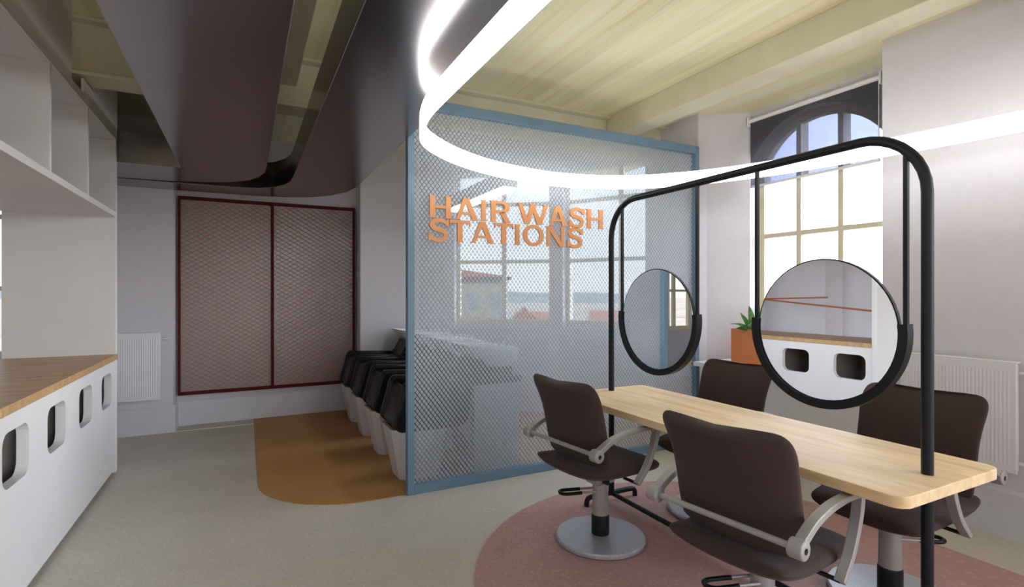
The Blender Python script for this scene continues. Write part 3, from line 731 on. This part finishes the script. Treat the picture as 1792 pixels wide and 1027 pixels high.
# ------------------------------------------------------------------ salon chairs
def loft(stations, n=28, e=3.2):
    """stations: (centre, right vector, up vector, half width, half thickness, bow) -> superellipse rings"""
    rs = []
    for (c, r, u, hw, ht, bow) in stations:
        ring = []
        for q in range(n):
            a = 2 * PI * q / n; ca, sa = math.cos(a), math.sin(a)
            x = math.copysign(abs(ca) ** (2 / e), ca); y = math.copysign(abs(sa) ** (2 / 2.2), sa)
            ring.append(c + r * hw * x + u * (ht * y + bow * x * x))
        rs.append(ring)
    return MB().rings(rs)
def make_chair():
    r = empty('salon_chair', '', 'chair')
    Yv = Vector((0, 1, 0))
    # seat: path front to back
    prof = [(.285, .452, .18, .012), (.28, .452, .215, .028), (.255, .455, .245, .042), (.20, .462, .26, .050), (.10, .468, .265, .053), (0, .470, .268, .054), (-.10, .472, .268, .050), (-.18, .476, .266, .046), (-.24, .484, .262, .042), (-.285, .495, .255, .036), (-.308, .503, .24, .026), (-.316, .507, .215, .010)]
    stn_ = []
    for i, (x, z, hw, ht) in enumerate(prof):
        a = prof[max(i - 1, 0)]; b = prof[min(i + 1, len(prof) - 1)]
        t = Vector((a[0] - b[0], 0, a[1] - b[1])).normalized(); up = t.cross(Yv); up = up if up.z > 0 else -up
        stn_.append((Vector((x, 0, z)), Yv, up, hw, ht, .012))
    loft(stn_).build('seat', M['fabric'], r, smooth=True, sub=1)
    # backrest: bottom to top, S curve, corners rounded at the top
    pb = [(-.200, .528, .255, .024), (-.202, .534, .264, .031), (-.212, .578, .267, .035), (-.226, .635, .268, .036), (-.238, .70, .268, .037), (-.252, .765, .268, .037), (-.272, .83, .272, .035), (-.300, .887, .280, .033), (-.328, .930, .282, .031), (-.346, .955, .272, .028), (-.358, .971, .250, .022), (-.363, .978, .215, .010)]
    stn_ = []
    for i, (x, z, hw, ht) in enumerate(pb):
        a = pb[max(i - 1, 0)]; b = pb[min(i + 1, len(pb) - 1)]
        t = Vector((b[0] - a[0], 0, b[1] - a[1])).normalized(); up = Yv.cross(t); up = up if up.x > 0 else -up
        stn_.append((Vector((x, 0, z)), Yv, up, hw, ht, .034 + .022 * max(0, z - .8) / .2))
    loft(stn_, e=4).build('backrest', M['fabric'], r, smooth=True, sub=1)
    # arms
    for s in (-1, 1):
        y = s * .302
        top = smooth_path([(-.315, .640), (-.27, .668), (-.20, .700), (-.10, .722), (0, .729), (.08, .727), (.158, .716)], 4)
        low = smooth_path([(.150, .712), (.142, .66), (.115, .59), (.07, .51), (.02, .455), (-.01, .425)], 4)
        am = MB(); w = .019
        def flat(pts, th0, th1):
            rs = []; n = len(pts)
            for i, p in enumerate(pts):
                a = Vector(pts[max(i - 1, 0)]); b = Vector(pts[min(i + 1, n - 1)]); t = (b - a).normalized(); nn = Vector((-t.y, t.x)); th = th0 + (th1 - th0) * i / (n - 1)
                rs.append([(p[0] + nn.x * k * th, y + j * w, p[1] + nn.y * k * th) for j, k in ((-1, -1), (1, -1), (1, 1), (-1, 1))])
            am.rings(rs)
        flat(top, .016, .009); flat(low, .017, .011)
        n = 24
        rs = []
        for yy, rr_ in ((-.026, .030), (-.024, .034), (.024, .034), (.026, .030)):
            rs.append([(-.315 + rr_ * math.cos(2 * PI * q / n), y + yy, .635 + rr_ * math.sin(2 * PI * q / n)) for q in range(n)])
        am.rings(rs)
        a_ = am.build('armrest', M['greymetal'], r, bevel=.003)
        MB().tube([(-.315, y + s * .0262, .635), (-.315, y + s * .0275, .635)], .011, 16).build('bolt_recess', M['black'], a_)
        e = MB(); e.tube([(-.005, y, .428), (-.005, s * .20, .43)], .009, 10); e.build('seat_bracket', M['black'], r)
    MB().tube([(-.315, -.285, .635), (-.315, .285, .635)], .0125, 14).build('back_rod', M['greymetal'], r, smooth=True)
    # mechanism, column, base
    MB().box(-.07, .07, -.055, .055, .345, .435).build('mechanism', M['greymetal'], r, bevel=.008)
    for s in (-1, 1): MB().tube([(-.02, s * .055, .37), (-.02, s * .085, .37)], .016, 14).build('knob', M['black'], r, smooth=True)
    MB().lathe([(.050, .15), (.0475, .30), (.046, .36)], 32).build('column', M['greymetal'], r, smooth=True)
    MB().lathe([(.054, .028), (.054, .145), (.050, .155)], 32).build('collar', M['blackplastic'], r, smooth=True)
    MB().lathe([(.262, 0), (.27, .006), (.27, .022), (.262, .030), (.05, .036)], 64).build('base_disc', M['steel'], r, smooth=True)
    # pump lever loop
    an = math.radians(150); d = Vector((math.cos(an), math.sin(an), 0)); sd = Vector((-d.y, d.x, 0))
    def P(a, b, z): v = d * a + sd * b; return (v.x, v.y, z)
    lp = MB(); lp.tube([P(.03, .032, .30), P(.13, .032, .295)], .007, 8); lp.tube([P(.03, -.032, .30), P(.13, -.032, .295)], .007, 8)
    l_ = lp.build('pump_lever', M['greymetal'], r, smooth=True)
    hp = MB(); hp.tube(smooth_path([P(.12, .032, .295), P(.21, .034, .29), P(.245, .02, .29), P(.25, 0, .29), P(.245, -.02, .29), P(.21, -.034, .29), P(.12, -.032, .295)], 3), .010, 10); hp.build('lever_grip', M['blackplastic'], l_, smooth=True)
    return r
ch = make_chair()
spots = [(1.93, 2.60, math.radians(7), 'brown salon chair nearest the blue screen on the left of the table'),
         (1.93, 1.476, math.radians(8), 'brown salon chair closest to the viewer, back turned, left of the table'),
         (2.83, 2.58, math.radians(183), 'brown salon chair behind the table in front of the orange planter'),
         (2.83, 1.45, math.radians(181), 'brown salon chair behind the table in front of the right radiator')]
for i, (x, y, a, lab) in enumerate(spots):
    o = ch if i == 0 else copy_tree(ch)
    o.location = (x, y, .004); o.rotation_euler.z = a
    tag(o, lab, 'chair', 'salon chairs at the styling table')

# ------------------------------------------------------------------ hair wash units
def make_wash():
    r = empty('hair_wash_unit', '', 'wash unit')
    # local: x back from the front of the base, y across, origin on the floor at the middle of the base
    b = MB()
    def pot(hx, hy, z, c): return [(x, y, z) for x, y in ((-hx + c, -hy), (hx - c, -hy), (hx, -hy + c), (hx, hy - c), (hx - c, hy), (-hx + c, hy), (-hx, hy - c), (-hx, -hy + c))]
    b.rings([pot(.17, .15, 0, .05), pot(.25, .215, .42, .06), pot(.225, .19, .42, .06), pot(.21, .175, .36, .06)]); b.build('base_pot', M['greywhite'], r)
    side = [(-.20, .405), (-.255, .46), (-.17, .775), (-.14, .795), (.36, .775), (.42, .74), (.38, .45), (.30, .40)]
    for s in (-1, 1):
        m_ = MB(); m_.prism_ax(side, s * .165, s * .25, 'y'); m_.build('armrest', M['blackplastic'], r, bevel=.025, seg=3)
    st_ = [(-.19, .40), (-.24, .46), (-.165, .73), (-.13, .75), (.0, .66), (.30, .60), (.40, .60), (.36, .42), (.28, .39)]
    MB().prism_ax(st_, -.163, .163, 'y').build('seat', M['blackplastic'], r, bevel=.02, seg=3)
    bk_ = [(.30, .60), (.38, .57), (.56, .90), (.53, .945), (.48, .94)]
    MB().prism_ax(bk_, -.215, .215, 'y').build('backrest', M['blackplastic'], r, bevel=.02, seg=3)
    p = MB(); p.box(.42, .84, -.26, .26, 0, .735); p.prism_ax([(.30, .40), (.42, .2), (.42, .735), (.36, .735)], -.18, .18, 'y')
    pe = p.build('pedestal', M['greywhite'], r, bevel=.003)
    MB().box(.40, .86, -.265, .265, .735, .79).build('pedestal_top', M['blackplastic'], pe, bevel=.004)
    MB().box(.60, .82, -.16, .16, .79, .87).build('basin_support', M['blackplastic'], pe)
    bs = MB()
    def ring(x0, x1, hy, z0, z1, r_):
        q = rrect((x0 + x1) / 2, 0, (x1 - x0) / 2, hy, r_, 0, 6)
        return [(x, y, z0 + (z1 - z0) * ((x - x0) / (x1 - x0))) for x, y, _ in q]
    bs.rings([ring(.56, .84, .20, .87, .86, .06), ring(.42, .86, .25, .985, .90, .08), ring(.365, .87, .262, 1.06, 1.02, .09), ring(.40, .84, .235, 1.055, 1.015, .08), ring(.54, .76, .17, .92, .90, .06)])
    ba = bs.build('basin', M['ceramic'], r, smooth=True)
    fc = MB(); fc.tube([(.83, .0, 1.01), (.83, .0, 1.07)], .018, 12); fc.tube([(.83, 0, 1.06), (.70, 0, 1.075)], .010, 8); fc.tube([(.83, 0, 1.075), (.84, .06, 1.09)], .007, 8)
    fc.build('faucet', M['chrome'], ba, smooth=True)
    hd = MB(); hd.tube([(.83, .14, 1.01), (.83, .14, 1.05), (.80, .14, 1.06)], .013, 10); hd.build('spray_head', M['chrome'], ba, smooth=True)
    return r
wu = make_wash()
wl_ = ['black and white hair wash unit nearest the blue screen', 'black and white hair wash unit, second from the blue screen', 'black and white hair wash unit, third from the blue screen', 'black and white hair wash unit farthest from the screen, by the red mesh panel']
for i, y in enumerate((4.26, 5.0, 5.72, 6.38)):
    o = wu if i == 0 else copy_tree(wu)
    o.location = (1.27 - .02 * 0, y, .004)
    tag(o, wl_[i], 'wash unit', 'hair wash units in a row')

# pendant lamp over the basins
PLX, PLZ = 2.12, 2.44
lm = empty('pendant_lamp', 'long grey linear pendant lamp hanging over the wash basins', 'pendant lamp', (PLX, 4.95, PLZ))
MB().box(-.075, .075, -.75, .75, .02, .16).build('housing', M['greymetal'], lm, bevel=.004)
MB().box(-.065, .065, -.74, .74, 0, .02).build('diffuser', M['lampglow'], lm)
for y, zt in ((-.44, 2.96), (.62, CEIL)): MB().cyl((0, y, .16), .003, zt - PLZ - .16, 6).build('cable', M['black'], lm)

# ------------------------------------------------------------------ outside
GZ = -14
gm = mat('city_ground', (.2, .2, .18), .9)
gv = coords(gm)
ca = ramp(gm, noise(gm, gv, .05, 6, .7), [(.38, (.05, .07, .05)), (.5, (.11, .10, .085)), (.58, (.15, .085, .06)), (.68, (.16, .15, .135))])
ln(gm, ca, bsdf(gm).inputs['Base Color'])
M['ground'] = gm
M['hill'] = noisy('blue_green_hill', (.035, .05, .062), (.05, .065, .07), .03, .95)
M['render_wall'] = noisy('pale_house_wall', (.085, .078, .065), (.095, .088, .075), .6, .9)
M['roof'] = noisy('red_roof_tiles', (.08, .018, .010), (.10, .024, .014), 3, .85)
M['tree'] = noisy('tree_green', (.018, .026, .014), (.03, .04, .02), .8, .9)
M['shade_glass'] = mat('dark_house_window', (.06, .08, .10), .3)
struct('ground', MB().box(-1500, 1500, -1500, 2500, GZ - 1, GZ), M['ground'], 'distant city ground far below the windows', 'ground')
hl = MB()
for (x0, x1, y0, hgt, ph) in ((-700, 2600, 1500, 34, .3), (300, 1400, 760, 20, 1.4)):
    n = 40; rs = []
    for i in range(n + 1):
        x = x0 + (x1 - x0) * i / n; y = y0 - .55 * (x - 600)
        z = GZ + hgt * (.62 + .25 * math.sin(i * .5 + ph) + .13 * math.sin(i * 1.3 + 2 * ph))
        rs.append([(x, y - 120, GZ - .5), (x, y - 40, GZ + (z - GZ) * .7), (x, y, z), (x, y + 150, GZ - .5)])
    hl.rings(rs)
struct('hills', hl, M['hill'], 'blue hills on the horizon outside the bay windows', 'hills', smooth=True)
def house(x, y, w, d, zt, roofh, label, nw=3, rz=.4):
    r = empty('house', label, 'building', (x, y, GZ), rz)
    H = zt - GZ
    wa = MB().box(-w / 2, w / 2, -d / 2, d / 2, 0, H).build('house_wall', M['render_wall'], r)
    e = .5
    MB().prism_ax([(-w / 2 - e, H), (w / 2 + e, H), (0, H + roofh)], -d / 2 - e, d / 2 + e, 'y').build('roof', M['roof'], r)
    for i in range(nw):
        for fl_ in range(2):
            xx = -w / 2 + w * (i + .5) / nw
            MB().box(xx - .5, xx + .5, -d / 2 - .06, -d / 2, H - 3.2 - 3 * fl_, H - 1.6 - 3 * fl_).build('house_window', M['shade_glass'], wa)
    return r
def at(px, d):
    u = (px - 896) / 915; a = math.radians(27); S, C = math.sin(a), math.cos(a)
    return (d * (S + C * u), d * (C - S * u))
x, y = at(800, 60); h = house(x, y, 11.5, 12, 3.2, .9, 'large pale building close outside the left bay window', 5, -math.radians(27))
x, y = at(835, 42); house(x, y, 7, 7, -2.0, 1.6, 'low red roofed house in front of the pale building', 3, .2)
x, y = at(918, 75); house(x, y, 3, 5, -2.4, 2.0, 'pale gabled house with steep roof right of the pale building', 2, -.47)
x, y = at(950, 95); house(x, y, 13, 9, -4.0, 2.2, 'long red roofed house outside the left bay window', 5, .9)
x, y = at(1070, 120); house(x, y, 14, 9, -5.0, 2.6, 'red roofed house outside the right bay window', 5, .9)
for (px, d, s, lab) in ((938, 38, 1.7, 'dark green tree below the left bay window'), (1045, 55, 3.2, 'dark green tree below the right bay window'), (888, 47, 1.0, 'small dark tree beside the red roofed house')):
    x, y = at(px, d)
    t_ = empty('tree', lab, 'tree', (x, y, GZ))
    zt = {1.7: -.6, 3.2: -2.2, 1.0: -1.0}[s]
    MB().tube([(0, 0, 0), (0, 0, zt - GZ - s)], .25, 10).build('trunk', M['stem'], t_)
    cr = bmesh.new(); bmesh.ops.create_icosphere(cr, subdivisions=4, radius=s)
    for v in cr.verts:
        k = 1 + .16 * math.sin(v.co.x * 5 / s + 1) * math.sin(v.co.y * 6 / s) + .10 * math.sin(v.co.z * 9 / s + v.co.x * 7 / s) + random.uniform(-.05, .05)
        v.co *= k; v.co.z *= .9
    me = bpy.data.meshes.new('crown'); cr.to_mesh(me); cr.free(); me.materials.append(M['tree'])
    o = bpy.data.objects.new('crown', me); COL.objects.link(o); o.parent = t_; o.location = (0, 0, zt - GZ - s * .9)

# ------------------------------------------------------------------ world and daylight
w = bpy.data.worlds.new('sky'); sc.world = w; w.use_nodes = True
nt = w.node_tree; nt.nodes.clear()
tc = nt.nodes.new('ShaderNodeTexCoord'); sp = nt.nodes.new('ShaderNodeSeparateXYZ'); nt.links.new(tc.outputs['Generated'], sp.inputs[0])
mp = nt.nodes.new('ShaderNodeMapping'); mp.inputs['Scale'].default_value = (2, 2, 14); nt.links.new(tc.outputs['Generated'], mp.inputs[0])
nz = nt.nodes.new('ShaderNodeTexNoise'); nz.inputs['Scale'].default_value = 1.6; nz.inputs['Detail'].default_value = 6; nt.links.new(mp.outputs[0], nz.inputs['Vector'])
r1 = nt.nodes.new('ShaderNodeValToRGB'); nt.links.new(sp.outputs['Z'], r1.inputs[0])
e = r1.color_ramp.elements; e[0].position = 0; e[0].color = (1, 1, 1, 1); e[1].position = .5; e[1].color = (.62, .70, .88, 1)
e.new(.14).color = (.90, .94, 1, 1); e.new(.27).color = (.66, .74, .94, 1)
r2 = nt.nodes.new('ShaderNodeValToRGB'); nt.links.new(nz.outputs['Fac'], r2.inputs[0])
r2.color_ramp.elements[0].position = .48; r2.color_ramp.elements[0].color = (0, 0, 0, 1); r2.color_ramp.elements[1].position = .75; r2.color_ramp.elements[1].color = (.6, .6, .6, 1)
mx = nt.nodes.new('ShaderNodeMixRGB'); nt.links.new(r2.outputs[0], mx.inputs[0]); nt.links.new(r1.outputs[0], mx.inputs[1]); mx.inputs[2].default_value = (.95, .95, 1, 1)
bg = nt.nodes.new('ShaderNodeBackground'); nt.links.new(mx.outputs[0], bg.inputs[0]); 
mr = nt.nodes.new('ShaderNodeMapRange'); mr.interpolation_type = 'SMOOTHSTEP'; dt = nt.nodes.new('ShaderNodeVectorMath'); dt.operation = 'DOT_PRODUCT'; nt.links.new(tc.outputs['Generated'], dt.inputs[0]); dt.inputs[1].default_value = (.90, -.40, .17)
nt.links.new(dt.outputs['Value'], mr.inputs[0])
mr.inputs[1].default_value = .30; mr.inputs[2].default_value = .92; mr.inputs[3].default_value = .92; mr.inputs[4].default_value = 9.0   # added sky lobe, right of and behind the viewer, to brighten the room
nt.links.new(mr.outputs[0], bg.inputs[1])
sun = bpy.data.lights.new('sun', 'SUN'); sun.energy = 9; sun.angle = math.radians(1.5); sun.color = (1, .93, .84)
so = bpy.data.objects.new('sun', sun); COL.objects.link(so); so.location = (0, -20, 25); so.rotation_euler = Vector((.13, .60, -.79)).to_track_quat('-Z', 'Y').to_euler()
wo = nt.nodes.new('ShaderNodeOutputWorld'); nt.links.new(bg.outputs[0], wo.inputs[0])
# portals guide the sky light through the windows (they add no light of their own)
def portal(c, nrm, sx, sy):
    l = bpy.data.lights.new('window_portal', 'AREA'); l.shape = 'RECTANGLE'; l.size = sx; l.size_y = sy; l.cycles.is_portal = True
    o = bpy.data.objects.new('window_portal', l); COL.objects.link(o); o.location = c
    o.rotation_euler = Vector(nrm).to_track_quat('-Z', 'Y').to_euler()
def pbay(B, T, n_, s, w_): c = B + T * s + n_ * .22; portal((c.x, c.y, 2.08), (-n_.x, -n_.y, 0), w_, 2.0)
pbay(B0, T1, n1, 1.12, 1.28); pbay(B1, T2, n2, .6, 1.07)
portal((4.9, 3.05, 2.1), (-1, 0, 0), 1.3, 2.4); portal((4.9, -1.9, 1.95), (-1, 0, 0), 3.0, 2.3)
portal((-2.04, 7.0, 1.9), (0, -1, 0), .56, 2.1); portal((-2.98, -1.58, 1.9), (1, 0, 0), 1.4, 2.05)
portal((-.45, -4.25, 1.85), (0, 1, 0), 2.2, 2.5); portal((2.5, -4.25, 1.85), (0, 1, 0), 2.5, 2.5)

# ------------------------------------------------------------------ camera and output look
cam = bpy.data.cameras.new('camera'); cam.sensor_width = 36; cam.sensor_fit = 'HORIZONTAL'; cam.lens = 915 / 1792 * 36; cam.clip_end = 5000; cam.clip_start = .02
co = bpy.data.objects.new('camera', cam); COL.objects.link(co); co.location = (0, 0, 1.5); co.rotation_euler = (PI / 2, 0, -math.radians(27))
sc.camera = co
sc.view_settings.view_transform = 'Standard'; sc.view_settings.look = 'None'; sc.view_settings.gamma = 1; sc.view_settings.use_curve_mapping = False
sc.view_settings.exposure = 0.96
sc.cycles.max_bounces = 10; sc.cycles.diffuse_bounces = 6; sc.cycles.transparent_max_bounces = 24
sc.cycles.use_denoising = True
sc.cycles.caustics_reflective = False; sc.cycles.caustics_refractive = False
